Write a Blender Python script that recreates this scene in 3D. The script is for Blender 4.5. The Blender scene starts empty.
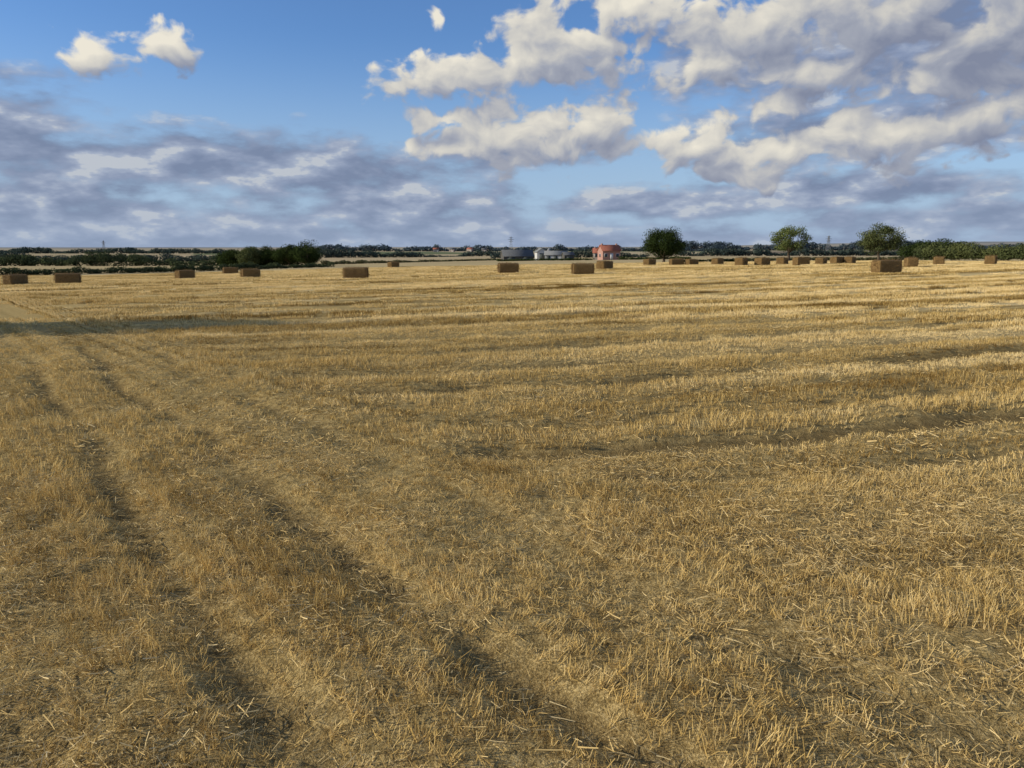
import bpy, math, numpy as np
from mathutils import Vector
rng=np.random.default_rng(7)
S=bpy.context.scene
F=773.0; PITCH=math.radians(9.83); H=2.0
cp,sp=math.cos(PITCH),math.sin(PITCH)
def ray(px,py):
    u=(px-512)/F; v=(384-py)/F
    return np.array([u,cp+v*sp,-sp+v*cp])
def azel(px,py):
    d=ray(px,py); d=d/np.linalg.norm(d)
    return math.atan2(d[0],d[1]), math.asin(d[2])
def WX(px,D): return (px-512)/F*D/1.015
def sstep(a,b,x):
    t=np.clip((np.asarray(x,float)-a)/(b-a),0,1); return t*t*(3-2*t)
def h2(ix,iy,s):
    n=np.sin(ix*127.1+iy*311.7+s*74.7)*43758.5453
    return n-np.floor(n)
def vnoise(x,y,s=0):
    x=np.asarray(x,float); y=np.asarray(y,float)
    ix=np.floor(x); iy=np.floor(y); fx=x-ix; fy=y-iy
    fx=fx*fx*(3-2*fx); fy=fy*fy*(3-2*fy)
    a=h2(ix,iy,s); b=h2(ix+1,iy,s); c=h2(ix,iy+1,s); d=h2(ix+1,iy+1,s)
    return (a*(1-fx)+b*fx)*(1-fy)+(c*(1-fx)+d*fx)*fy
def fbm(x,y,s=0,o=3):
    r=0;a=.5;f=1
    for i in range(o):
        r=r+a*vnoise(x*f,y*f,s+i*13); a*=.5; f*=2.03
    return r
N=np.array([.783,.622]); DH=np.array([-.622,.783])
M=np.array([-.4,.9165]); DF=np.array([.9165,.4])
def nq(x,y): return x*N[0]+y*N[1]
def bend(nv): return 1.3*np.exp(-np.clip(nv-4.0,0,60)/1.6)
def mq(x,y):
    return x*M[0]+y*M[1]-bend(nq(x,y))
def headmask(x,y):
    return 1-sstep(3.7,5.0,nq(x,y)+(fbm(x*.5,y*.5,5)-.45)*1.6)
HT=[(1.2,.65),(2.25,.7),(3.4,.5),(.2,.4),(-.9,.7),(-2.0,.7),(-5.2,.9),(-6.3,.9)]
rf=np.random.default_rng(9)
FT=[(2.6,.4,.14),(4.9,.6,.20),(6.2,1.3,.30),(7.6,.8,.26),(8.8,.6,.26)]
_t=10.3
while _t<100:
    FT.append((_t,rf.uniform(.6,1.15),.26+.007*_t)); _t+=rf.uniform(1.3,2.5)*(1+_t*.006)
def rutv(x,y):
    hm=headmask(x,y)
    al=x*DH[0]+y*DH[1]
    n=nq(x,y)-.010*np.clip(al-2,0,14)**2*.35+(fbm(x*.35,y*.35,9)-.45)*.55+(fbm(x*1.6,y*1.6,10)-.45)*.16; m=mq(x,y)+(fbm(x*.6,y*.6,19)-.45)*.35
    r=0
    for t,a in HT: r=np.maximum(r,a*np.exp(-((n-t)/.17)**2)*hm)
    brk=sstep(.28,.52,fbm(x*.7+3,y*.7,41))
    r=r*(.3+.7*brk)
    for t,a,w in FT:
        bb=(.7+.3*brk) if t==6.2 else (.3+.7*brk)
        r=np.maximum(r,a*np.exp(-((m-t)/w)**2)*(1-hm)*bb)
    return r
PY=[-7000,0,40,60,110,150,260,400,800,1500,2500,4000,7000]
PZ=[0,0,0,-.1,-.45,-.75,-1.5,-2.5,-2.2,1.0,8,17,17]
def zt(x,y,fine=True):
    x=np.asarray(x,float); y=np.asarray(y,float)
    z=np.interp(y,PY,PZ)
    az=x/np.maximum(y,1)
    far=sstep(1200,3500,y)
    z=z*(1+far*(1.6*sstep(.1,.6,az)+.3*(fbm(az*4+9,y*.0007,3)-.4)-.1*sstep(-.1,-.5,az)))
    tl=np.where(x<0,.024,.012)
    z=z+np.clip(x,-75,60)*tl*sstep(12,60,y)*(1-.9*sstep(250,900,y))
    dist=np.hypot(x,y)
    z=z+(fbm(x*.05,y*.05,21)-.45)*.4*sstep(10,40,dist)*(1-sstep(150,400,dist))
    if fine:
        w=1-sstep(25,60,dist)
        hm=headmask(x,y)
        z=z+w*((fbm(x*1.3,y*1.3,1)-.45)*.13+(fbm(x*6,y*6,2,2)-.4)*.045-(.08*hm+.12*(1-hm))*rutv(x,y))
    return z

def mat(name):
    m=bpy.data.materials.new(name); m.use_nodes=True; m.node_tree.nodes.clear(); return m
class NB:
    def __init__(s,t): s.t=t
    def n(s,ty,**k):
        nd=s.t.nodes.new(ty)
        for a,b in k.items(): setattr(nd,a,b)
        return nd
    def put(s,sock,v):
        if isinstance(v,bpy.types.NodeSocket): s.t.links.new(v,sock)
        elif v is not None: sock.default_value=v
    def math(s,op,a,b=None,c=None,clamp=False):
        nd=s.n('ShaderNodeMath',operation=op,use_clamp=clamp)
        for i,v in enumerate((a,b,c)):
            if v is not None: s.put(nd.inputs[i],v)
        return nd.outputs[0]
    def vm(s,op,a,b=None,c=None):
        nd=s.n('ShaderNodeVectorMath',operation=op)
        for i,v in enumerate((a,b,c)):
            if v is not None: s.put(nd.inputs[i],v)
        return nd.outputs['Value'] if op in('LENGTH','DOT_PRODUCT') else nd.outputs[0]
    def noise(s,vec,scale,detail=4,rough=.5,col=False,dim='3D'):
        nd=s.n('ShaderNodeTexNoise',noise_dimensions=dim); s.put(nd.inputs['Vector'],vec)
        nd.inputs['Scale'].default_value=scale; nd.inputs['Detail'].default_value=detail
        nd.inputs['Roughness'].default_value=rough
        return nd.outputs['Color' if col else 'Fac']
    def mr(s,v,a,b,c=0,d=1,smooth=False):
        nd=s.n('ShaderNodeMapRange'); nd.interpolation_type='SMOOTHSTEP' if smooth else 'LINEAR'
        s.put(nd.inputs[0],v)
        for i,x in enumerate((a,b,c,d)): nd.inputs[i+1].default_value=x
        return nd.outputs[0]
    def mix(s,f,a,b,bt='MIX'):
        nd=s.n('ShaderNodeMix',data_type='RGBA',blend_type=bt); nd.clamp_factor=True
        s.put(nd.inputs[0],f)
        for i,v in ((6,a),(7,b)):
            if isinstance(v,tuple) and len(v)==3: v=(*v,1)
            s.put(nd.inputs[i],v)
        return nd.outputs[2]
    def ramp(s,f,st,interp='LINEAR'):
        nd=s.n('ShaderNodeValToRGB'); s.put(nd.inputs[0],f); r=nd.color_ramp; r.interpolation=interp
        while len(r.elements)<len(st): r.elements.new(.5)
        for e,(p,c) in zip(r.elements,st): e.position=p; e.color=(*c,1)
        return nd.outputs[0]
def rowband(b,pos):
    """tone of each harvested strip, in field (row) coordinates: 0..1 and dark-line mask"""
    n=b.vm('DOT_PRODUCT',pos,(N[0],N[1],0)); m=b.vm('DOT_PRODUCT',pos,(M[0],M[1],0)); al=b.vm('DOT_PRODUCT',pos,(DF[0],DF[1],0))
    e=b.math('MULTIPLY',b.math('EXPONENT',b.math('MULTIPLY',b.math('MAXIMUM',b.math('SUBTRACT',n,4.0),0.0),-1/1.6)),-1.3)
    m=b.math('ADD',m,e)
    hm=b.mr(n,3.7,5.0,1,0,True)
    qv=b.math('ADD',b.math('MULTIPLY',n,hm),b.math('MULTIPLY',m,b.math('SUBTRACT',1.0,hm)))
    c=b.n('ShaderNodeCombineXYZ'); b.put(c.inputs[0],qv); b.put(c.inputs[1],b.math('MULTIPLY',al,.045))
    f=b.noise(c.outputs[0],.55,3,.65,dim='2D')
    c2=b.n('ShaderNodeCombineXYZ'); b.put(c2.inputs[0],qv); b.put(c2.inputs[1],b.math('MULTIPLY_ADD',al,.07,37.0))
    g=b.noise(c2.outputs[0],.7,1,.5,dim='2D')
    line=b.mr(b.math('ABSOLUTE',b.math('SUBTRACT',g,.5)),0,.05,1,0,True)  # shade of gaps between stubble rows, put into the colour
    return b.mr(f,.33,.67,0,1),line

def leafish(name,st,tr,noise=False):
    m=mat(name); b=NB(m.node_tree)
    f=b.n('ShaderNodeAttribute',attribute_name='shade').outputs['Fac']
    if noise:
        pos=b.n('ShaderNodeNewGeometry').outputs['Position']
        band,line=rowband(b,pos); dist=b.vm('LENGTH',pos)
        pat=b.noise(pos,1.1,2,.6,dim='2D')
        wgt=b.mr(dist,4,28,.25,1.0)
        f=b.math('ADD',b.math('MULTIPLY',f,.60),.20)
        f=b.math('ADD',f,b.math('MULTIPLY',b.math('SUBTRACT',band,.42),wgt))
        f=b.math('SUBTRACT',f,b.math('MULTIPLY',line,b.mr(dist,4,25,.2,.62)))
        f=b.math('ADD',f,b.mr(dist,8,60,0,.16))  # straw paler with distance: sunlit tips put into the colour
        f=b.math('ADD',f,b.mr(pat,.3,.7,-.09,.09))
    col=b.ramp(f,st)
    d=b.n('ShaderNodeBsdfDiffuse'); b.put(d.inputs[0],col)
    t=b.n('ShaderNodeBsdfTranslucent'); b.put(t.inputs[0],col)
    x=b.n('ShaderNodeMixShader'); x.inputs[0].default_value=tr
    m.node_tree.links.new(d.outputs[0],x.inputs[1]); m.node_tree.links.new(t.outputs[0],x.inputs[2])
    o=b.n('ShaderNodeOutputMaterial'); m.node_tree.links.new(x.outputs[0],o.inputs[0])
    return m
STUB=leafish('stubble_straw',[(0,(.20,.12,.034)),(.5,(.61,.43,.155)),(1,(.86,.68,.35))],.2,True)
LIT=leafish('loose_straw',[(0,(.26,.17,.06)),(.5,(.57,.415,.175)),(1,(.76,.61,.33))],.15,False)
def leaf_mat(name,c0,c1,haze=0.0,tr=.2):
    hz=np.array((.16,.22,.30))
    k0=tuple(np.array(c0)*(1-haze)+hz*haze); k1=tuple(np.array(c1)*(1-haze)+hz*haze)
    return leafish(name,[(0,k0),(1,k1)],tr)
def surf_mat(name,c0,c1,scale=3,rough=.8,bump=.2,metal=0,stretch=(1,1,1)):
    m=mat(name); b=NB(m.node_tree)
    tc=b.n('ShaderNodeTexCoord').outputs['Object']
    v=b.vm('MULTIPLY',tc,stretch)
    ns=b.noise(v,scale,6,.65)
    col=b.ramp(b.mr(ns,.3,.7),[(0,c0),(1,c1)])
    p=b.n('ShaderNodeBsdfPrincipled'); b.put(p.inputs['Base Color'],col)
    p.inputs['Roughness'].default_value=rough; p.inputs['Metallic'].default_value=metal
    p.inputs['Specular IOR Level'].default_value=.2
    bp=b.n('ShaderNodeBump'); bp.inputs['Strength'].default_value=bump; bp.inputs['Distance'].default_value=.05
    b.put(bp.inputs['Height'],ns); b.put(p.inputs['Normal'],bp.outputs[0])
    o=b.n('ShaderNodeOutputMaterial'); m.node_tree.links.new(p.outputs[0],o.inputs[0])
    return m
BARK=surf_mat('bark',(.05,.035,.022),(.12,.09,.06),6)

def build(name,parts,mats,link=True,smooth=False,parent=None):
    V=[];Q=[];MI=[];SH=[];o=0
    for v,q,mi,sh in parts:
        v=np.asarray(v,float).reshape(-1,3); q=np.asarray(q,int).reshape(-1,4)
        V.append(v);Q.append(q+o);o+=len(v)
        MI.append(np.full(len(q),mi)); SH.append(np.broadcast_to(sh,(len(q),)))
    V=np.vstack(V);Q=np.vstack(Q);MI=np.concatenate(MI).astype(np.int32);SH=np.concatenate(SH).astype(np.float32)
    me=bpy.data.meshes.new(name)
    me.vertices.add(len(V)); me.vertices.foreach_set('co',V.astype(np.float32).ravel())
    me.loops.add(len(Q)*4); me.loops.foreach_set('vertex_index',Q.astype(np.int32).ravel())
    me.polygons.add(len(Q)); me.polygons.foreach_set('loop_start',(np.arange(len(Q))*4).astype(np.int32))
    me.polygons.foreach_set('material_index',MI)
    if smooth: me.polygons.foreach_set('use_smooth',np.ones(len(Q),bool))
    a=me.attributes.new('shade','FLOAT','FACE'); a.data.foreach_set('value',SH)
    for m in mats: me.materials.append(m)
    me.update(calc_edges=True)
    ob=bpy.data.objects.new(name,me)
    if link: S.collection.objects.link(ob)
    if parent: ob.parent=parent
    return ob
def rand_dirs(n,r):
    v=r.normal(size=(n,3)); return v/np.linalg.norm(v,axis=1)[:,None]
def leaves(c,nrm,size,r,mi=0,sh=.5):
    n=len(c); t=np.cross(nrm,rand_dirs(n,r)); t/=np.linalg.norm(t,axis=1)[:,None]+1e-9
    b=np.cross(nrm,t); s=np.asarray(size).reshape(-1,1)
    a=.6+.5*r.random((n,1))
    v=np.stack([c-t*s*.5,c+b*s*.35*a,c+t*s*.5,c-b*s*.35*a],1).reshape(-1,3)
    return (v,np.arange(n*4).reshape(-1,4),mi,sh)
def tube(pts,rad,k=6,mi=0,sh=.5):
    pts=np.asarray(pts,float); rings=[]
    for i,p in enumerate(pts):
        d=pts[min(i+1,len(pts)-1)]-pts[max(i-1,0)]; d=d/(np.linalg.norm(d)+1e-9)
        a=np.cross(d,[0.3,.9,.2]); a/=np.linalg.norm(a); b=np.cross(d,a)
        th=np.arange(k)*2*np.pi/k
        rings.append(p+rad[i]*(np.cos(th)[:,None]*a+np.sin(th)[:,None]*b))
    q=[]
    for i in range(len(pts)-1):
        for j in range(k):
            q.append((i*k+j,i*k+(j+1)%k,(i+1)*k+(j+1)%k,(i+1)*k+j))
    return (np.vstack(rings),q,mi,sh)
def ribbons(base,direction,length,width,r,bendamt=.1,mi=0,seg=2,sh=None):
    n=len(base)
    side=np.cross(direction,rand_dirs(n,r)); side/=np.linalg.norm(side,axis=1)[:,None]+1e-9
    bv=rand_dirs(n,r)*bendamt*length[:,None]
    rows=[]
    for i in range(seg+1):
        t=i/seg
        c=base+direction*(length*t)[:,None]+bv*t*t
        w=(width*(1-.35*t)*.5)[:,None]
        rows.append(np.stack([c-side*w,c+side*w],1))
    v=np.stack(rows,1).reshape(n,-1,3)
    k=(seg+1)*2
    q=[]
    for i in range(seg):
        q.append(np.stack([np.arange(n)*k+2*i,np.arange(n)*k+2*i+1,np.arange(n)*k+2*i+3,np.arange(n)*k+2*i+2],1))
    if sh is None: sh=r.random(n)
    return (v.reshape(-1,3),np.stack(q,1).reshape(-1,4),mi,np.repeat(sh,seg))
def tuft_part(cx,cy,n,r,hgt=.13,spread=.03,splay=.22,wid=.004,seg=1):
    base=np.stack([cx+r.normal(0,spread,n),cy+r.normal(0,spread,n),np.full(n,-.02)],1)
    tilt=r.normal(0,splay,(n,2)); d=np.concatenate([tilt,np.ones((n,1))],1)
    d/=np.linalg.norm(d,axis=1)[:,None]
    return ribbons(base,d,hgt*r.uniform(.45,1.2,n)+.02,wid*r.uniform(.7,1.4,n),r,.10,0,seg)
def litter_part(n,R,r,zmax=.05,lo=.05,hi=.26,wid=.0038,sx=1,sy=1,seg=1):
    a=r.random(n)*2*np.pi
    d=np.stack([np.cos(a),np.sin(a),r.normal(0,.25,n)],1); d/=np.linalg.norm(d,axis=1)[:,None]
    L=lo+(hi-lo)*r.random(n)**2.2
    c=np.stack([r.uniform(-R,R,n)*sx,r.uniform(-R,R,n)*sy,r.uniform(.0,zmax,n)],1)
    return ribbons(c-d*L[:,None]*.5,d,L,wid*r.uniform(.6,1.6,n),r,.14,0,seg)
def newcol(name,objs):
    c=bpy.data.collections.new(name)
    for o in objs: c.objects.link(o)
    return c
def rows_points(family,dq,dt,r0,r1,jit,seed):
    r=np.random.default_rng(seed)
    R=r1+3
    if family=='h': q=np.arange(-R,9,dq); base,dirv=N,DH
    else: q=np.arange(-R,R,dq); base,dirv=M,DF
    t=np.arange(-R*1.2,R*1.2,dt)
    Qg,Tg=np.meshgrid(q,t,indexing='ij'); Qg=Qg.ravel()+r.normal(0,jit,Qg.size); Tg=Tg.ravel()+r.uniform(-.5,.5,Tg.size)*dt
    x=Qg*base[0]+Tg*dirv[0]; y=Qg*base[1]+Tg*dirv[1]
    if family=='f':
        b=bend(nq(x,y)); x=x+M[0]*b; y=y+M[1]*b
    d=np.hypot(x,y)
    k=(y>-1)&(d>r0)&(d<r1)&(np.abs(x)<y*.80+2.5)
    x=x[k];y=y[k]
    hm=headmask(x,y)
    rr=r.random(len(x)); k=(rr<hm) if family=='h' else (rr>=hm)
    return x[k],y[k],r
ROTH=math.atan2(DH[1],DH[0]); ROTF=math.atan2(DF[1],DF[0])
def strip(x,y,fine=True):
    hm=headmask(x,y); q=np.where(hm>.5,nq(x,y),mq(x,y)); al=np.where(hm>.5,x*DH[0]+y*DH[1],x*DF[0]+y*DF[1])
    d=np.hypot(x,y)
    a=vnoise(q*.9,al*.03,77)
    bb=vnoise(q*.28,al*.015,78)
    return np.clip(.5+(a-.5)*1.3+(bb-.5)*1.2*sstep(10,40,d),0,1)
def thickness(x,y):
    return np.clip(.12+1.6*fbm(x*1.3,y*1.3,55),.35,1.5)*(.5+.75*strip(x,y))
def merged(name,protos,x,y,z,rz,sx,sz,idx,tilt,m,shj):
    parts=[]
    for k,(v,q,mi,sh) in enumerate(protos):
        s=idx==k; n=s.sum()
        if n==0: continue
        c,s_=np.cos(rz[s]),np.sin(rz[s])
        v0=v.reshape(1,-1,3)*np.stack([sx[s],sx[s],sz[s]],1)[:,None,:]
        vx=v0[...,0]+tilt[s,0][:,None]*v0[...,2]; vy=v0[...,1]+tilt[s,1][:,None]*v0[...,2]
        X_=c[:,None]*vx-s_[:,None]*vy+x[s][:,None]; Y_=s_[:,None]*vx+c[:,None]*vy+y[s][:,None]; Z_=v0[...,2]+z[s][:,None]
        V=np.stack([X_,Y_,Z_],-1).reshape(-1,3)
        Q=(q[None]+(np.arange(n)*len(v))[:,None,None]).reshape(-1,4)
        SH=np.clip(sh[None]*.75+shj[s][:,None]*.3,0,1).ravel()
        parts.append((V,Q,0,SH))
    return build(name,parts,[m])
def joinp(ps):
    V=[];Q=[];SH=[];o=0
    for v,q,mi,sh in ps:
        V.append(v);Q.append(q+o);SH.append(sh);o+=len(v)
    return (np.vstack(V),np.vstack(Q),0,np.concatenate(SH))
def tuftset(n0,wid,seg,leafy,seed0):
    out=[]
    for i in range(12):
        r=np.random.default_rng(seed0+i)
        ps=[tuft_part(0,0,n0,r,.085,.024,.28,wid,seg)]
        if leafy and i%3==0:
            n=4; base=np.stack([r.normal(0,.03,n),r.normal(0,.03,n),np.full(n,.0)],1)
            d=np.concatenate([r.normal(0,.9,(n,2)),np.ones((n,1))*.7],1); d/=np.linalg.norm(d,axis=1)[:,None]
            ps.append(ribbons(base,d,r.uniform(.04,.09,n),r.uniform(.004,.007,n),r,.35,0,2,sh=r.uniform(0,.5,n)))
        out.append(joinp(ps))
    return out
def place(r0,r1,dt,protos,name,seed,dq=.14):
    A=[]
    for fam,rz in(('h',ROTH),('f',ROTF)):
        x,y,r=rows_points(fam,dq,dt,r0,r1,.015,seed)
        ru=rutv(x,y); th=thickness(x,y)
        bare=sstep(.50,.62,fbm(x*2.2+5,y*2.2,88))
        clump=sstep(.25,.5,vnoise(x*9,y*9,90))
        keep=(r.random(len(x))<(1-.93*sstep(.2,.6,ru))*(1-.55*bare)*(.75+.4*strip(x,y))*(.5+.5*clump))
        x,y,th,ru=x[keep],y[keep],th[keep],ru[keep]
        A.append((x,y,rz+r.normal(0,.5,len(x))+np.pi*r.integers(0,2,len(x)),np.clip(th*r.uniform(.7,1.25,len(x))*(1-.6*np.clip(ru*1.5,0,1)),.3,1.6)))
    x,y,rz,th=[np.concatenate([a[i] for a in A]) for i in range(4)]
    r=np.random.default_rng(seed+1)
    lx=(fbm(x*.9,y*.9,61)-.45)*2.2; ly=(fbm(x*.9,y*.9,62)-.45)*2.2
    c,s=np.cos(rz),np.sin(rz)
    tl=np.stack([c*lx+s*ly,-s*lx+c*ly],1)*.4+r.normal(0,.2,(len(x),2))
    print(name,len(x))
    return merged(name,protos,x,y,zt(x,y),rz,np.ones(len(x)),th,r.integers(0,12,len(x)),tl,STUB,r.random(len(x)))
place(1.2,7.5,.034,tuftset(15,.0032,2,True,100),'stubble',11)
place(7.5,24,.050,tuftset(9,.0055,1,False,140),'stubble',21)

patches=[]
for i in range(6):
    r=np.random.default_rng(200+i); ps=[]
    for row in range(4):
        for t in np.arange(-.5,.5,.075):
            ps.append(tuft_part(t+r.normal(0,.01),(row-1.5)*.14+r.normal(0,.01),5,r,.11*r.uniform(.7,1.15),.02,.22,.010))
    patches.append(build('stubble_patch_%02d'%i,ps,[STUB],link=False))
bigp=[]
for i in range(5):
    r=np.random.default_rng(300+i); ps=[]
    for row in range(6):
        for t in np.arange(-1.5,1.5,.14):
            ps.append(tuft_part(t+r.normal(0,.02),(row-2.5)*.14+r.normal(0,.01),4,r,.12*r.uniform(.7,1.15),.03,.2,.02))
    bigp.append(build('stubble_swath_%02d'%i,ps,[STUB],link=False))
def scatter(name,col,P,rotz,scl,idx):
    n=len(P); me=bpy.data.meshes.new(name); me.vertices.add(n)
    me.vertices.foreach_set('co',P.astype(np.float32).ravel())
    rot=np.zeros((n,3),np.float32); rot[:,2]=rotz
    a=me.attributes.new('rot','FLOAT_VECTOR','POINT'); a.data.foreach_set('vector',rot.ravel())
    a=me.attributes.new('scl','FLOAT_VECTOR','POINT'); a.data.foreach_set('vector',np.asarray(scl,np.float32).ravel())
    a=me.attributes.new('idx','INT','POINT'); a.data.foreach_set('value',idx.astype(np.int32))
    ob=bpy.data.objects.new(name,me); S.collection.objects.link(ob)
    g=bpy.data.node_groups.new(name+'_scatter','GeometryNodeTree')
    g.interface.new_socket('Geometry',in_out='INPUT',socket_type='NodeSocketGeometry')
    g.interface.new_socket('Geometry',in_out='OUTPUT',socket_type='NodeSocketGeometry')
    gi=g.nodes.new('NodeGroupInput'); go=g.nodes.new('NodeGroupOutput')
    ip=g.nodes.new('GeometryNodeInstanceOnPoints'); ci=g.nodes.new('GeometryNodeCollectionInfo')
    ci.inputs['Collection'].default_value=col; ci.inputs['Separate Children'].default_value=True; ci.inputs['Reset Children'].default_value=True
    ip.inputs['Pick Instance'].default_value=True
    def na(nm,ty):
        x=g.nodes.new('GeometryNodeInputNamedAttribute'); x.data_type=ty; x.inputs['Name'].default_value=nm; return x.outputs['Attribute']
    L=g.links.new
    L(gi.outputs[0],ip.inputs['Points']); L(ci.outputs[0],ip.inputs['Instance'])
    L(na('idx','INT'),ip.inputs['Instance Index'])
    er=g.nodes.new('FunctionNodeEulerToRotation'); L(na('rot','FLOAT_VECTOR'),er.inputs[0]); L(er.outputs[0],ip.inputs['Rotation'])
    L(na('scl','FLOAT_VECTOR'),ip.inputs['Scale']); L(ip.outputs[0],go.inputs[0])
    md=ob.modifiers.new('scatter','NODES'); md.node_group=g
    return ob
for (col,dq,dt,r0,r1,sd_) in ((newcol('stubble_patches',patches),.56,.95,23.5,62,12),(newcol('stubble_swaths',bigp),.84,2.9,61,165,13)):
    A=[]
    for fam,rz in(('h',ROTH),('f',ROTF)):
        x,y,r=rows_points(fam,dq,dt,r0,r1,.02,sd_)
        ru=rutv(x,y); keep=(r.random(len(x))<(1-.97*sstep(.25,.55,ru))*(.45+1.0*strip(x,y)))&(y<140)
        x,y=x[keep],y[keep]
        A.append((x,y,np.full(len(x),rz)+np.pi*r.integers(0,2,len(x)),np.clip(.25+thickness(x,y)*.8,.35,1.3)))
    x,y,rz,th=[np.concatenate([a[i] for a in A]) for i in range(4)]
    print('patch',len(x))
    scatter('stubble',col,np.stack([x,y,zt(x,y)],1),rz,np.stack([np.ones_like(th)]*2+[th],1),r.integers(0,5,len(x)))
def litter(r0,r1,n,protos,seed):
    r=np.random.default_rng(seed)
    x=r.uniform(-r1,r1,n);y=r.uniform(0,r1,n)
    d=np.hypot(x,y); k=(d>r0)&(d<r1)&(np.abs(x)<y*.80+2.5); x,y=x[k],y[k]
    dens=np.clip(.26+.9*sstep(.38,.62,fbm(x*.9,y*.9,31))*(.3+1.0*(1-strip(x,y))),0,1)*(1-.7*np.clip(rutv(x,y),0,1))
    k=r.random(len(x))<dens; x,y=x[k],y[k]; s=r.uniform(.8,1.25,len(x)); print('litter',len(x))
    merged('loose_straw',protos,x,y,zt(x,y)+.004,r.random(len(x))*6.28,s,s*r.uniform(.5,1.5,len(x)),r.integers(0,12,len(x)),np.zeros((len(x),2)),LIT,r.random(len(x)))
litter(1.2,8,6600,[joinp([litter_part(54,.2,np.random.default_rng(400+i),.03,.012,.105,.0030,seg=2)]) for i in range(12)],66)
litter(8,22,14000,[joinp([litter_part(20,.25,np.random.default_rng(440+i),.035,.02,.11,.0055)]) for i in range(12)],67)

# ---------- ground
def axis(a0,a1,step,ext0,ext1,g):
    c=list(np.arange(a0,a1,step)); s=step
    while c[-1]<ext1: s*=g; c.append(c[-1]+s)
    s=step; l=[]; v=a0
    while v>ext0: s*=g; v-=s; l.append(v)
    return np.array(l[::-1]+c)
gx=axis(-9,12,.06,-7000,7000,1.045); gy=axis(1.2,17,.055,-5000,7000,1.04)
X,Y=np.meshgrid(gx,gy)
Z=zt(X,Y)
nx,ny=len(gx),len(gy)
i=np.arange(nx*ny).reshape(ny,nx)
Q=np.stack([i[:-1,:-1],i[:-1,1:],i[1:,1:],i[1:,:-1]],-1).reshape(-1,4)
gm=mat('stubble_field_ground'); b=NB(gm.node_tree)
pos=b.n('ShaderNodeNewGeometry').outputs['Position']
n1=b.noise(pos,11,5,.8,dim='2D'); n2=b.noise(pos,75,3,.7,dim='2D'); n3=b.noise(pos,.5,4,.6,dim='2D')
near=b.ramp(b.math('ADD',b.math('MULTIPLY',n1,.5),b.math('MULTIPLY',n2,.5)),[(.36,(.095,.063,.024)),(.5,(.29,.205,.08)),(.62,(.55,.41,.18))])
near=b.mix(b.mr(n3,.35,.65,0,.2),near,(.44,.335,.14))
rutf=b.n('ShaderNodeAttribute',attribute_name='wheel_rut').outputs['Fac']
near=b.mix(b.mr(rutf,.15,.9,0,.62,True),near,(.10,.068,.03))  # dark exposed soil, plus rut shadow put into the colour
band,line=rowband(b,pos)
farf=b.ramp(band,[(0,(.23,.16,.06)),(.5,(.52,.385,.165)),(1,(.70,.55,.29))])
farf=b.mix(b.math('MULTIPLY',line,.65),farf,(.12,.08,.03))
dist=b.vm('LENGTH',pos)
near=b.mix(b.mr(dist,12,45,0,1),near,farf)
vo=b.n('ShaderNodeTexVoronoi'); vo.voronoi_dimensions='2D'; vo.inputs['Scale'].default_value=1.0
wp=b.vm('MULTIPLY',pos,(1/300,1/380,0)); b.put(vo.inputs['Vector'],b.vm('ADD',wp,(3.3,.7,0)))
sepc=b.n('ShaderNodeSeparateColor'); b.put(sepc.inputs[0],vo.outputs['Color'])
sepp=b.n('ShaderNodeSeparateXYZ'); b.put(sepp.inputs[0],pos)
pf=b.ramp(sepc.outputs[0],[(0,(.44,.34,.18)),(.25,(.48,.38,.21)),(.5,(.40,.31,.17)),(.70,(.13,.15,.06)),(.80,(.20,.15,.09)),(.88,(.46,.36,.21))],'CONSTANT')
pf=b.mix(b.mr(sepp.outputs[1],420,430,1,0),pf,(.46,.36,.19))
pf=b.mix(b.mr(b.noise(pos,.02,4,.6,dim='2D'),.35,.65,0,.25),pf,(.27,.23,.13))
col=b.mix(b.math('GREATER_THAN',sepp.outputs[1],146.0),near,pf)
col=b.mix(b.mr(dist,300,4200,0,.6),col,(.17,.23,.30))  # aerial haze mixed into the land colour with distance
p=b.n('ShaderNodeBsdfDiffuse'); b.put(p.inputs[0],col)
bp=b.n('ShaderNodeBump'); bp.inputs['Strength'].default_value=.9; bp.inputs['Distance'].default_value=.03
b.put(bp.inputs['Height'],n1); b.put(p.inputs['Normal'],bp.outputs[0])
o=b.n('ShaderNodeOutputMaterial'); gm.node_tree.links.new(p.outputs[0],o.inputs[0])
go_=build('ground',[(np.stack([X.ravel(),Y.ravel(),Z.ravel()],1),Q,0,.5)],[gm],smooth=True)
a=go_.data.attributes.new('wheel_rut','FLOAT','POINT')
a.data.foreach_set('value',(rutv(X,Y)*(1-sstep(17,30,np.hypot(X,Y)))).astype(np.float32).ravel())

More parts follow.
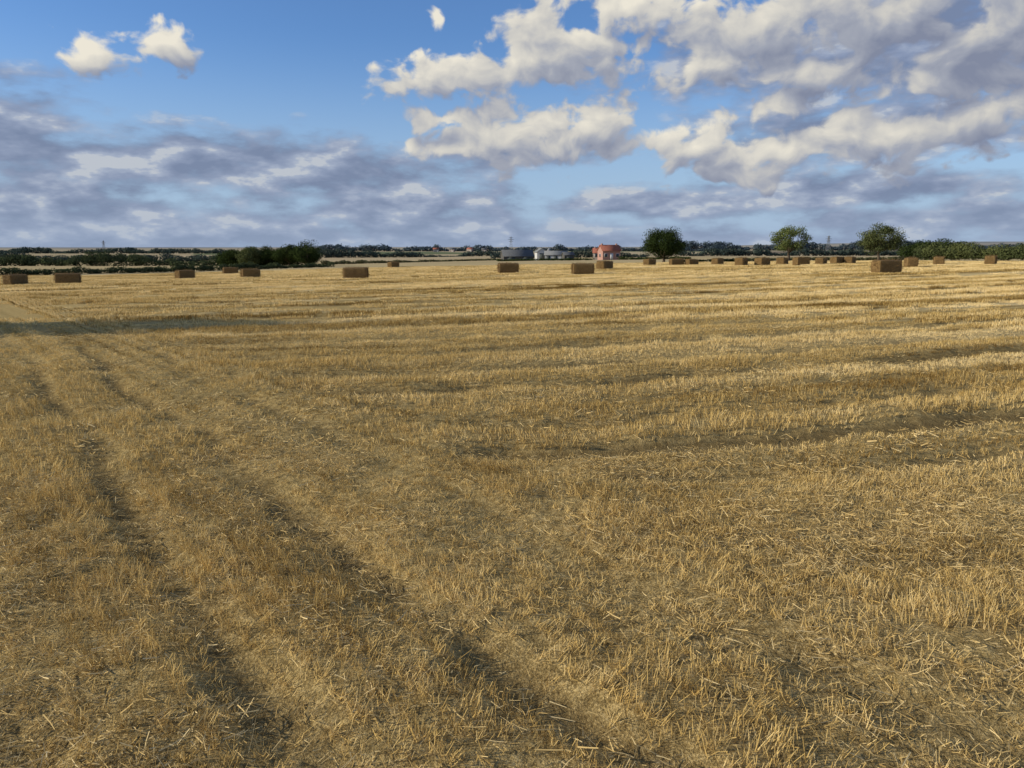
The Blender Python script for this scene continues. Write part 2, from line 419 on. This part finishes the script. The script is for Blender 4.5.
# ---------- trees
def tree(name,x,y,ytop,w,cb,lm,seed,ncl=34,lpc=260,leaf=.22,lean=0,trunk=.25,clr=.25,shell=.45,hgt=None):
    r=np.random.default_rng(seed); z0=float(zt(x,y,False))-.1
    if hgt is None: hgt=H+(250-ytop)/F*y-z0
    ch=hgt-cb; cz=cb+ch*.5
    parts=[]
    d=rand_dirs(ncl,r); rad=r.uniform(shell,1,ncl)**.6*.84
    C=d*rad[:,None]*np.array([w/2,w/2,ch/2])
    C[:,2]*=np.where(C[:,2]<0,.85,1.0)
    C[:,0]+=lean*(C[:,2]+ch/2)
    C[:,2]+=cz
    tt=np.array([[0,0,0],[.04*w*.2,0,cb*.6],[lean*.2,.02*w,cb],[lean*ch*.4,0,cb+ch*.35],[lean*ch*.7,0,cb+ch*.7]])
    parts.append(tube(tt,[trunk*1.25,trunk,trunk*.85,trunk*.5,trunk*.15],8,1))
    for c in C[:min(ncl,22)]:
        s=tt[2]+(tt[3]-tt[2])*r.random(); mid=(s+c)*.5+np.array([0,0,-.06*ch])+r.normal(0,.04*w,3)
        parts.append(tube([s,mid,c],[trunk*.35,trunk*.2,trunk*.06],5,1))
    for c in C:
        cr=clr*w*.5*r.uniform(.65,1.25)
        n=int(lpc*r.uniform(.6,1.3)); dd=rand_dirs(n,r)
        pr=r.uniform(.15,1.12,n)**.6*cr
        P=c+dd*pr[:,None]*np.array([1.15,1.15,.8])
        nn=dd+rand_dirs(n,r)*.7; nn/=np.linalg.norm(nn,axis=1)[:,None]
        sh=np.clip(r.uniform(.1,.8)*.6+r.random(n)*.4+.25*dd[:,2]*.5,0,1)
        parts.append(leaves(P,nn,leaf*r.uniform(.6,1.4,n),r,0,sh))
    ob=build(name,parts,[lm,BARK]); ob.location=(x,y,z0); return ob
LD=leaf_mat('foliage_dark_oak',(.018,.03,.010),(.055,.075,.022),.0)
LH=leaf_mat('foliage_hedge',(.03,.042,.016),(.085,.10,.035),.04)
LG=leaf_mat('foliage_ash',(.05,.075,.022),(.18,.20,.055),.03)
LM=leaf_mat('foliage_mid',(.04,.055,.018),(.13,.14,.04),.04)
LB=leaf_mat('foliage_brownish',(.05,.05,.02),(.12,.115,.045),.04)
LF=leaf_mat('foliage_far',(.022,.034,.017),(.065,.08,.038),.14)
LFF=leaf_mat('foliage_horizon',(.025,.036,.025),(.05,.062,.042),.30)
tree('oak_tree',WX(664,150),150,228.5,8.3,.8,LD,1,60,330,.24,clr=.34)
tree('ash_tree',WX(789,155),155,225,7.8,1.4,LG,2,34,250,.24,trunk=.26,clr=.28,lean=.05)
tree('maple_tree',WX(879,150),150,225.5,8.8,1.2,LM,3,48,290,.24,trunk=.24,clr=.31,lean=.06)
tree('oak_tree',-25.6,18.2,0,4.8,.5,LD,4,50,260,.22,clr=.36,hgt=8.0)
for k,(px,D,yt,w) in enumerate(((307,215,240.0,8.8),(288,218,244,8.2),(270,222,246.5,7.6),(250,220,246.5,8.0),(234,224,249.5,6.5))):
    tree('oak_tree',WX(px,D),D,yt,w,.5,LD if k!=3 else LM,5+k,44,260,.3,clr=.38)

def foliage_band(name,px0,px1,D0,D1,yl,yh,width,lm,seed,leaf,dens=1.0,clumpy=.5):
    r=np.random.default_rng(seed); p0=np.array([WX(px0,D0),D0]);p1=np.array([WX(px1,D1),D1])
    L=np.linalg.norm(p1-p0); parts=[]; t=0
    while t<L:
        p=p0+(p1-p0)*t/L
        px,py=p+r.normal(0,width*.2,2); z=float(zt(px,py,False))
        lo=max(H+(250-yl)/F*py-z,.5); hi=max(H+(250-yh)/F*py-z,.8)
        big=vnoise(t/max(hi*2.2,width*2),seed,seed)
        hh=lo+(hi-lo)*float(np.clip(big+r.normal(0,.25)*clumpy,0,1))
        w=max(width,min(hh,(hi-lo)*1.5+1)*.8)
        n=int(dens*(hh*w)/(leaf*leaf)*7.5)+16
        dd=rand_dirs(n,r); pr=r.uniform(.3,1.08,n)**.5
        P=dd*pr[:,None]*np.array([w*.65,w*.65,hh*.52])+np.array([px,py,z+hh*.48])
        P[:,2]+=.10*min(hh,w)*(vnoise(P[:,0]/w*4,P[:,2]/w*4,seed)-.5)*2
        nn=dd+rand_dirs(n,r)*.7; nn/=np.linalg.norm(nn,axis=1)[:,None]
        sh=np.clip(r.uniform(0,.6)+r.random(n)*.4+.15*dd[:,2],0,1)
        parts.append(leaves(P,nn,leaf*r.uniform(.6,1.5,n),r,0,sh))
        t+=w*r.uniform(.3,.6)
    ob=build(name,parts,[lm]); print(name,len(ob.data.polygons)); return ob
FB=foliage_band
FB('hedge',-120,172,125,165,269,265.5,1.4,LH,11,.25)
FB('hedge',172,330,165,190,265,261,1.4,LH,12,.28)
FB('tree_belt',222,322,226,230,256,249,3.4,LD,13,.42)
FB('tree_belt',-110,228,262,270,261,251,3.6,LH,40,.5)
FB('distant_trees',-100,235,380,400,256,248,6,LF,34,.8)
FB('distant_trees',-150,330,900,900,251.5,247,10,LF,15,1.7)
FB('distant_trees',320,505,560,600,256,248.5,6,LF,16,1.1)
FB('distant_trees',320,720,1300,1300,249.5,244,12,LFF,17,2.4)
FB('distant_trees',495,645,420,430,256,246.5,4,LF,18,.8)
FB('hedge',688,742,150,152,263,258.5,1.2,LD,19,.25)
FB('hedge',742,905,165,172,264,259,1.2,LB,20,.25)
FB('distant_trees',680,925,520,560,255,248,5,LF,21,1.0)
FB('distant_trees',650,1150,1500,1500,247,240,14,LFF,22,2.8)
FB('tree_belt',922,1100,175,150,255,241,3.4,LM,23,.32)
FB('tree_belt',903,1100,230,240,252,237,3.8,LD,24,.4)
FB('hedge',622,690,240,236,262,256,1.6,LD,26,.35)
FB('hedge',322,500,300,310,262,259,1.6,LB,25,.45)

# ---------- bales
BALE=surf_mat('baled_straw',(.10,.060,.022),(.27,.175,.070),9,.95,.8,stretch=(.6,.6,3))
TW=surf_mat('twine',(.12,.07,.03),(.2,.12,.05),5)
def bale(x,y,rz,seed,L=1.98,Wd=1.1,Hh=.92):
    r=np.random.default_rng(seed); parts=[]
    L*=r.uniform(.93,1.06); Hh*=r.uniform(.95,1.06)
    nx_,ny_,nz_=16,8,7
    def face(f,na,nb):
        a,bb=np.meshgrid(np.linspace(-1,1,na+1),np.linspace(-1,1,nb+1),indexing='ij')
        P=f(a,bb); i=np.arange((na+1)*(nb+1)).reshape(na+1,nb+1)
        q=np.stack([i[:-1,:-1],i[1:,:-1],i[1:,1:],i[:-1,1:]],-1).reshape(-1,4)
        return P.reshape(-1,3),q
    o=lambda a:np.ones_like(a)
    fs=[face(lambda a,b_:np.stack([a,b_,o(a)],-1),nx_,ny_),face(lambda a,b_:np.stack([a,-b_,-o(a)],-1),nx_,ny_),
        face(lambda a,b_:np.stack([a,-o(a),b_],-1),nx_,nz_),face(lambda a,b_:np.stack([a,o(a),-b_],-1),nx_,nz_),
        face(lambda a,b_:np.stack([o(a),a,b_],-1),ny_,nz_),face(lambda a,b_:np.stack([-o(a),-a,b_],-1),ny_,nz_)]
    def shape(P):
        P=P*np.array([L/2,Wd/2,Hh/2])
        e=np.array([L/2-.10,Wd/2-.10,Hh/2-.10]); core=np.clip(P,-e,e)
        d=P-core; ln=np.linalg.norm(d,axis=-1,keepdims=True); P=core+d/np.maximum(ln,1e-6)*np.minimum(ln,.10)
        k=fbm(P[:,0]*5+P[:,2]*3+seed,P[:,1]*5-P[:,2]*4,seed)-.45
        P=P*(1+k[:,None]*.11)
        P[:,1:]*=(1-.018*(.5+.5*np.cos(P[:,0]*2*np.pi/.25)))[:,None]
        P[:,2]+=Hh/2-.01
        return P
    for P,q in fs: parts.append((shape(P.astype(float)),q,0,.5))
    for k in range(6):
        yy=(k-2.5)*Wd/6.4; e=.012
        pts=[(-L/2-e,yy,.08),(-L/2-e,yy,Hh-.08),(-L/2+.08,yy,Hh+e),(L/2-.08,yy,Hh+e),(L/2+e,yy,Hh-.08),(L/2+e,yy,.08)]
        parts.append(tube(pts,[.008]*6,4,1))
    n=800; dd=rand_dirs(n,r); P=dd/np.max(np.abs(dd),axis=1)[:,None]
    P=shape(P.astype(float)); parts.append(ribbons(P,dd,r.uniform(.04,.2,n),np.full(n,.016),r,.3,0,2))
    ob=build('straw_bale',parts,[BALE,TW]); ob.location=(x,y,float(zt(x,y,True))+.03); ob.rotation_euler=(r.normal(0,.012),r.normal(0,.015),rz)
    return ob
BL=[(12,77,1.3),(65,76,.35),(183,88,.9),(229,112,.5),(249,84,.55),(355,68,.1),(508,77,.15),
    (583,71,.08),(605,90,.9),(888,60,.2),(912,86,1.3),(940,95,1.1),(992,95,.9),
    (650,118,.8),(677,118,.2),(692,118,.6),(742,100,.9),(763,100,.7),(802,100,.3),(822,108,.9),(838,112,.6),(851,112,.9),
    (393,135,.9),(718,118,.8),(783,108,.9)]
for k,(px,D,rz) in enumerate(BL): bale(WX(px,D),D,rz,500+k)

# ---------- buildings
def boxm(name,c,s,m,parent):
    c=np.array(c,float);s=np.array(s,float)/2
    v=np.array([[a,b_,d] for a in(-1,1) for b_ in(-1,1) for d in(-1,1)])*s+c
    q=[(0,1,3,2),(4,6,7,5),(0,4,5,1),(2,3,7,6),(0,2,6,4),(1,5,7,3)]
    return build(name,[(v,q,0,.5)],[m],parent=parent)
def gable_roof(name,cx,cy,z,lx,ly,rise,m,parent,th=.15,along='x',oh=.3):
    hx=lx/2+oh; hy=ly/2+oh; zz=z-rise*oh/(ly/2)+.02
    def sl(sy):
        v=[(-hx,sy*hy,zz),(hx,sy*hy,zz),(hx,0,z+rise+.02),(-hx,0,z+rise+.02)]
        return v+[(a,b_,c+th) for a,b_,c in v]
    P=[]
    for sy in(-1,1):
        v=np.array(sl(sy),float)
        if along=='y': v=v[:,[1,0,2]]
        v[:,0]+=cx; v[:,1]+=cy
        P.append((v,[(0,1,2,3),(4,7,6,5),(0,4,5,1),(1,5,6,2),(3,7,4,0)],0,.5))
    return build(name,P,[m],parent=parent)
def gable_walls(name,cx,cy,z0,lx,ly,h,rise,m,parent,along='x'):
    x,y=lx/2,ly/2
    v=np.array([(-x,-y,z0),(x,-y,z0),(x,y,z0),(-x,y,z0),(-x,-y,h),(x,-y,h),(x,y,h),(-x,y,h),(-x,0,h+rise),(x,0,h+rise)],float)
    fs=[(0,1,5,4),(2,3,7,6),(1,2,6,9,5),(3,0,4,8,7)]
    if along=='y': v=v[:,[1,0,2]]
    v[:,0]+=cx; v[:,1]+=cy
    me=bpy.data.meshes.new(name)
    me.from_pydata([tuple(a) for a in v],[],fs); me.materials.append(m)
    ob=bpy.data.objects.new(name,me); S.collection.objects.link(ob); ob.parent=parent; return ob
def empty(name,x,y,rz=0):
    e=bpy.data.objects.new(name,None); S.collection.objects.link(e); e.location=(x,y,float(zt(x,y,False))); e.rotation_euler=(0,0,rz); return e
def brick_mat(name,c1,c2):
    m=mat(name); b=NB(m.node_tree); tc=b.n('ShaderNodeTexCoord').outputs['Object']
    br=b.n('ShaderNodeTexBrick'); br.inputs['Scale'].default_value=4; br.inputs['Color1'].default_value=(*c1,1); br.inputs['Color2'].default_value=(*c2,1); br.inputs['Mortar'].default_value=(.35,.29,.24,1)
    b.put(br.inputs['Vector'],tc); p=b.n('ShaderNodeBsdfPrincipled'); b.put(p.inputs['Base Color'],br.outputs[0]); p.inputs['Roughness'].default_value=.9
    o=b.n('ShaderNodeOutputMaterial'); m.node_tree.links.new(p.outputs[0],o.inputs[0]); return m
BRK=brick_mat('red_brick',(.38,.20,.15),(.32,.16,.12))
BRK2=brick_mat('hazy_brick',(.30,.20,.17),(.26,.17,.15))  # distant brick, aerial haze mixed into its colours
TILE=surf_mat('pantile_roof',(.24,.08,.05),(.32,.12,.08),3); SLATE=surf_mat('slate_roof',(.07,.075,.08),(.12,.125,.13),2)
ASB=surf_mat('fibre_cement_roof',(.15,.155,.155),(.21,.215,.215),1.5); WHITE=surf_mat('white_render',(.40,.40,.39),(.50,.50,.48),2)
DARKW=surf_mat('dark_weatherboard',(.055,.052,.045),(.10,.095,.085),4); GLASS=surf_mat('window_glass',(.03,.04,.05),(.06,.07,.08),1,.1); TRIM=surf_mat('painted_trim',(.50,.50,.48),(.6,.6,.58),1)
STEEL=surf_mat('galvanised_steel',(.17,.18,.19),(.25,.26,.27),2,.8)
DOORM=surf_mat('painted_door',(.05,.06,.055),(.08,.09,.085),3,.7)
def house(name,x,y,rz,lx,ly,h,rise,wm,rm,win=3):
    e=empty(name,x,y,rz)
    gable_walls('walls',0,0,-1,lx,ly,h,rise,wm,e); gable_roof('roof',0,0,h,lx,ly,rise,rm,e,th=.15)
    for s in(-1,1): boxm('chimney',(s*(lx/2-.5),0,h+rise+.1),(.5,.45,.9),wm,e)
    for k in range(win):
        xx=-lx/2+lx*(k+.5)/win
        for zz in((1.3,h-.9) if h>4 else (1.4,)):
            if zz<2 and k==win//2:
                boxm('door',(xx,-ly/2-.03,1.0),(.95,.1,2.0),TRIM,e); continue
            boxm('window_frame',(xx,-ly/2-.02,zz),(1.1,.08,1.1),TRIM,e)
            boxm('window_pane',(xx,-ly/2-.07,zz),(.96,.04,.96),GLASS,e)
    for zz in((1.3,h-.9) if h>4 else (1.4,)):
        boxm('window_frame',(-lx/2-.02,0,zz),(.08,1.1,1.1),TRIM,e); boxm('window_pane',(-lx/2-.07,0,zz),(.04,.96,.96),GLASS,e)
    return e
house('brick_house',WX(609,245),245,.25,5.8,4.6,2.9,1.6,BRK,TILE)
house('brick_house',WX(599,256),256,-.1,3.6,4,2.3,1.3,BRK,TILE,2)
def barn(name,x,y,rz,lx,ly,h,rise,wm,rm,doors=2,along='x'):
    e=empty(name,x,y,rz)
    gable_walls('walls',0,0,-1,lx,ly,h,rise,wm,e,along); gable_roof('roof',0,0,h,lx,ly,rise,rm,e,th=.12,along=along)
    fx,fy=(lx,ly) if along=='x' else (ly,lx)
    for k in range(doors):
        xx=-fx/2+fx*(k+.5)/doors
        boxm('door',(xx,-fy/2-.04,h*.42),(fx/doors*.5,.08,h*.84),DOORM,e)
    return e
barn('farm_barn',WX(517,250),250,.15,9.5,7,1.5,1.9,DARKW,SLATE,2)
barn('farm_barn',WX(541,262),262,.1,6,3.4,2.8,1.2,WHITE,ASB,1,'y')
barn('farm_barn',WX(556,256),256,-.1,7,5,1.7,1.2,WHITE,ASB,3)
barn('farm_shed',WX(568,246),246,.2,3.0,3,1.7,.8,DARKW,SLATE,1)
e=empty('grain_silo',WX(549,266),266)
build('silo_body',[tube([(0,0,-.5),(0,0,3.5),(0,0,3.9),(0,0,4.2)],[.55,.55,.3,.02],16,0)],[STEEL],parent=e)
build('silo_ladder',[tube([(-.2,-.6,0),(-.2,-.6,3.5)],[.03,.03],4),tube([(.2,-.6,0),(.2,-.6,3.5)],[.03,.03],4)]+[tube([(-.2,-.6,z),(.2,-.6,z)],[.02,.02],4) for z in np.arange(.3,3.4,.4)],[STEEL],parent=e)
FB('hedge',498,592,243,243,262.5,259.5,1.2,LD,50,.3,.6)
for k,px in enumerate((436,452,470,484)):
    house('village_house',WX(px,1150+15*(k%3)),1150+15*(k%3),rng.uniform(-.5,.5),6+3*rng.random(),6,3.2+rng.random(),2.0,BRK2,SLATE if k%2 else TILE,2)
def pylon(x,y,hh,w=.25):
    P=[];b0=hh*.11
    lv=[0,.2,.38,.53,.66,.77,.86,.93]
    def wd(t): return b0*(1-t)*.95+.35
    for sx,sy in((-1,-1),(1,-1),(1,1),(-1,1)):
        P.append(tube([(sx*wd(t),sy*wd(t),t*hh) for t in lv]+[(0,0,hh)],[w]*9,4))
    for a,c in zip(lv[:-1],lv[1:]):
        for s in(-1,1):
            P.append(tube([(-wd(a),s*wd(a),a*hh),(wd(c),s*wd(c),c*hh)],[w*.6]*2,4)); P.append(tube([(wd(a),s*wd(a),a*hh),(-wd(c),s*wd(c),c*hh)],[w*.6]*2,4))
    for t,l in((.66,.16),(.78,.21),(.9,.14)):
        P.append(tube([(-l*hh,0,t*hh),(0,0,t*hh+.03*hh),(l*hh,0,t*hh)],[w*.8]*3,4)); P.append(tube([(-l*hh,0,t*hh),(l*hh,0,t*hh)],[w*.8]*2,4))
    ob=build('electricity_pylon',P,[STEEL]); ob.location=(x,y,float(zt(x,y,False))-.5)
pylon(WX(828,1200),1200,25); pylon(WX(511,1400),1400,26); pylon(WX(104,1500),1500,20)

# ---------- camera, sun, world
cam=bpy.data.cameras.new('camera'); co=bpy.data.objects.new('camera',cam); S.collection.objects.link(co)
cam.sensor_width=36; cam.lens=36*F/1024; cam.clip_end=20000; cam.clip_start=.05
co.location=(0,0,H); co.rotation_euler=(math.pi/2-PITCH,0,0); S.camera=co
AZ=math.radians(261); EL=math.radians(21)
sd=Vector((math.sin(AZ)*math.cos(EL),math.cos(AZ)*math.cos(EL),math.sin(EL)))
sl=bpy.data.lights.new('sun','SUN'); sl.energy=5.0; sl.angle=math.radians(.53); sl.color=(1,.90,.72)
so=bpy.data.objects.new('sun',sl); S.collection.objects.link(so); so.rotation_euler=sd.to_track_quat('Z','Y').to_euler()
W=bpy.data.worlds.new('World'); S.world=W; W.use_nodes=True; t=W.node_tree; t.nodes.clear(); b=NB(t)
try: W.cycles.sampling_method='NONE'
except Exception as ex: print(ex)
sky=b.n('ShaderNodeTexSky'); sky.sky_type='NISHITA'; sky.sun_disc=False; sky.sun_elevation=EL; sky.sun_rotation=AZ; sky.altitude=50; sky.air_density=1.0; sky.dust_density=.4; sky.ozone_density=2.0
tc=b.n('ShaderNodeTexCoord').outputs['Generated']
dirn=b.vm('NORMALIZE',tc)
sx=b.n('ShaderNodeSeparateXYZ'); b.put(sx.inputs[0],dirn)
az=b.math('ARCTAN2',sx.outputs[0],sx.outputs[1]); el=b.math('ARCSINE',sx.outputs[2])
cx=b.n('ShaderNodeCombineXYZ'); b.put(cx.inputs[0],az); b.put(cx.inputs[1],el); P0=cx.outputs[0]
def base(q,blobs,sm=.25):
    cur=None
    for (px,py,rx,ry) in blobs:
        a,e_=azel(px,py); a2,_=azel(px+rx,py); _,e2=azel(px,py-ry)
        ra,re=abs(a2-a),abs(e2-e_)
        l=b.vm('LENGTH',b.vm('MULTIPLY_ADD',q,(1/ra,1/re,0),(-a/ra,-e_/re,0)))
        if cur is None: cur=l
        else:
            nd=b.n('ShaderNodeMath',operation='SMOOTH_MIN'); b.put(nd.inputs[0],cur); b.put(nd.inputs[1],l); nd.inputs[2].default_value=sm; cur=nd.outputs[0]
    return b.math('SUBTRACT',1.0,b.math('MINIMUM',cur,2.4))
def puff(q,sc,st,det=7,vd=2):
    v=b.vm('MULTIPLY',q,st)
    f=b.noise(v,sc,det,.55,dim='2D')
    vo=b.n('ShaderNodeTexVoronoi'); vo.voronoi_dimensions='2D'; vo.feature='SMOOTH_F1'; vo.inputs['Scale'].default_value=sc*1.5; vo.inputs['Detail'].default_value=vd; vo.inputs['Roughness'].default_value=.5; vo.normalize=True
    vo.inputs['Smoothness'].default_value=.6
    b.put(vo.inputs['Vector'],v)
    return b.math('SUBTRACT',b.math('MULTIPLY',f,1.3),b.math('MULTIPLY',vo.outputs['Distance'],.9))
CU=[(98,48,38,22),(160,42,34,20),(432,14,9,11),(446,80,66,30),(440,118,36,11),(572,44,78,50),(530,60,34,34),(630,12,80,26),(715,62,46,30),(770,28,110,42),(870,20,120,50),(980,40,100,52),(800,72,70,18),(930,84,70,20),
    (530,136,96,34),(585,124,50,24),(465,146,50,20),(700,144,62,32),(790,152,130,24),(880,138,110,30),(980,115,90,38),(785,108,34,18),(760,174,56,14)]
ST=[(10,118,80,40),(60,152,160,30),(160,158,170,26),(250,160,140,28),(330,172,120,28),(395,178,70,32),(20,200,150,40),(110,215,140,34),(80,236,200,36),(250,236,280,30),(400,210,150,30),(420,232,200,24),(640,205,170,14),(850,190,240,18),(960,222,240,22),(550,242,460,16),(780,242,340,16),(940,30,190,95),(880,130,200,36),(760,60,150,40),(530,150,90,18)]
wn=b.noise(b.vm('MULTIPLY',P0,(1,1.3,1)),13,2,.5,col=True,dim='2D')
q=b.vm('ADD',P0,b.vm('MULTIPLY_ADD',wn,(.036,.026,0),(-.018,-.013,0)))
B0=base(q,CU); B1=base(b.vm('ADD',q,(-.012,.024,0)),CU)
p0=puff(q,19,(1,1.3,1)); p1=puff(b.vm('ADD',q,(-.008,.012,0)),19,(1,1.3,1),4,1)
d1=b.math('MULTIPLY_ADD',b.math('SUBTRACT',p0,.33),1.9,B0)
a1=b.mr(d1,-.04,.50,0,1,True)
grey=b.vm('LENGTH',b.vm('MULTIPLY_ADD',P0,(3.2,5.5,0),(-1.75,-1.35,0)))
lit=b.math('ADD',b.math('MULTIPLY',b.math('SUBTRACT',B0,B1),.85),b.math('MULTIPLY',b.math('SUBTRACT',p0,p1),1.1))
lit=b.math('SUBTRACT',lit,b.mr(grey,0,1.3,.42,0,True))
lit=b.math('SUBTRACT',lit,b.mr(d1,.5,1.4,0,.22))
lit=b.mr(lit,-.8,.85,0,1)
sq=b.vm('MULTIPLY',P0,(1,2.6,1))
sn=b.noise(sq,11,6,.55,dim='2D')
BS=base(b.vm('ADD',P0,b.vm('MULTIPLY_ADD',wn,(.05,.02,0),(-.025,-.01,0))),ST,.4)
d2=b.math('MULTIPLY_ADD',b.math('SUBTRACT',sn,.38),2.5,BS)
a2=b.mr(d2,-.1,.85,0,.93,True)
K=10.0
def kc(r_,g_,b_):
    f=lambda c:((c/255+.055)/1.055)**2.4*K
    return (f(r_),f(g_),f(b_))
ccol=b.ramp(lit,[(0,kc(130,138,160)),(.35,kc(162,167,180)),(.65,kc(204,202,197)),(1,kc(236,230,215))])
sn2=b.noise(b.vm('ADD',sq,(-.02,.045,0)),11,4,.55,dim='2D')
sl_=b.mr(b.math('ADD',b.math('SUBTRACT',sn,sn2),b.mr(b.noise(sq,24,2,.6,dim='2D'),.3,.7,-.05,.05)),-.15,.22)
scol=b.ramp(sl_,[(0,kc(120,133,161)),(.5,kc(140,152,178)),(.85,kc(164,174,194)),(1,kc(190,195,203))])
skyc=b.mix(1.0,sky.outputs[0],(.76,1.04,1.46),'MULTIPLY')
hz=b.mr(el,0,.26,.92,0,True)
skyc=b.mix(hz,skyc,kc(166,190,217))
gn=b.noise(b.vm('MULTIPLY',dirn,(1,1,2.6)),3.0,3,.6)
gcol=b.mix(b.math('MULTIPLY',b.mr(gn,.48,.64,0,1,True),b.mr(b.math('ABSOLUTE',az),.70,.93,0,1,True)),skyc,kc(190,192,200))
c=b.mix(a2,gcol,scol); c=b.mix(a1,c,ccol)
c=b.mix(b.mr(el,.0,.07,.45,0,True),c,kc(160,178,204))
bgA=b.n('ShaderNodeBackground'); b.put(bgA.inputs[0],c); bgA.inputs[1].default_value=.1
gcol2=b.mix(b.mr(gn,.48,.64,0,1,True),skyc,kc(190,192,200))
bgB=b.n('ShaderNodeBackground'); b.put(bgB.inputs[0],gcol2); bgB.inputs[1].default_value=.1
reg=b.math('MULTIPLY',b.math('LESS_THAN',b.math('ABSOLUTE',az),.95),b.math('MULTIPLY',b.math('GREATER_THAN',el,-.01),b.math('LESS_THAN',el,.48)))
mx=b.n('ShaderNodeMixShader'); b.put(mx.inputs[0],reg); t.links.new(bgB.outputs[0],mx.inputs[1]); t.links.new(bgA.outputs[0],mx.inputs[2])
o=b.n('ShaderNodeOutputWorld'); t.links.new(mx.outputs[0],o.inputs[0])
S.view_settings.view_transform='Standard'; S.view_settings.look='None'; S.view_settings.exposure=0
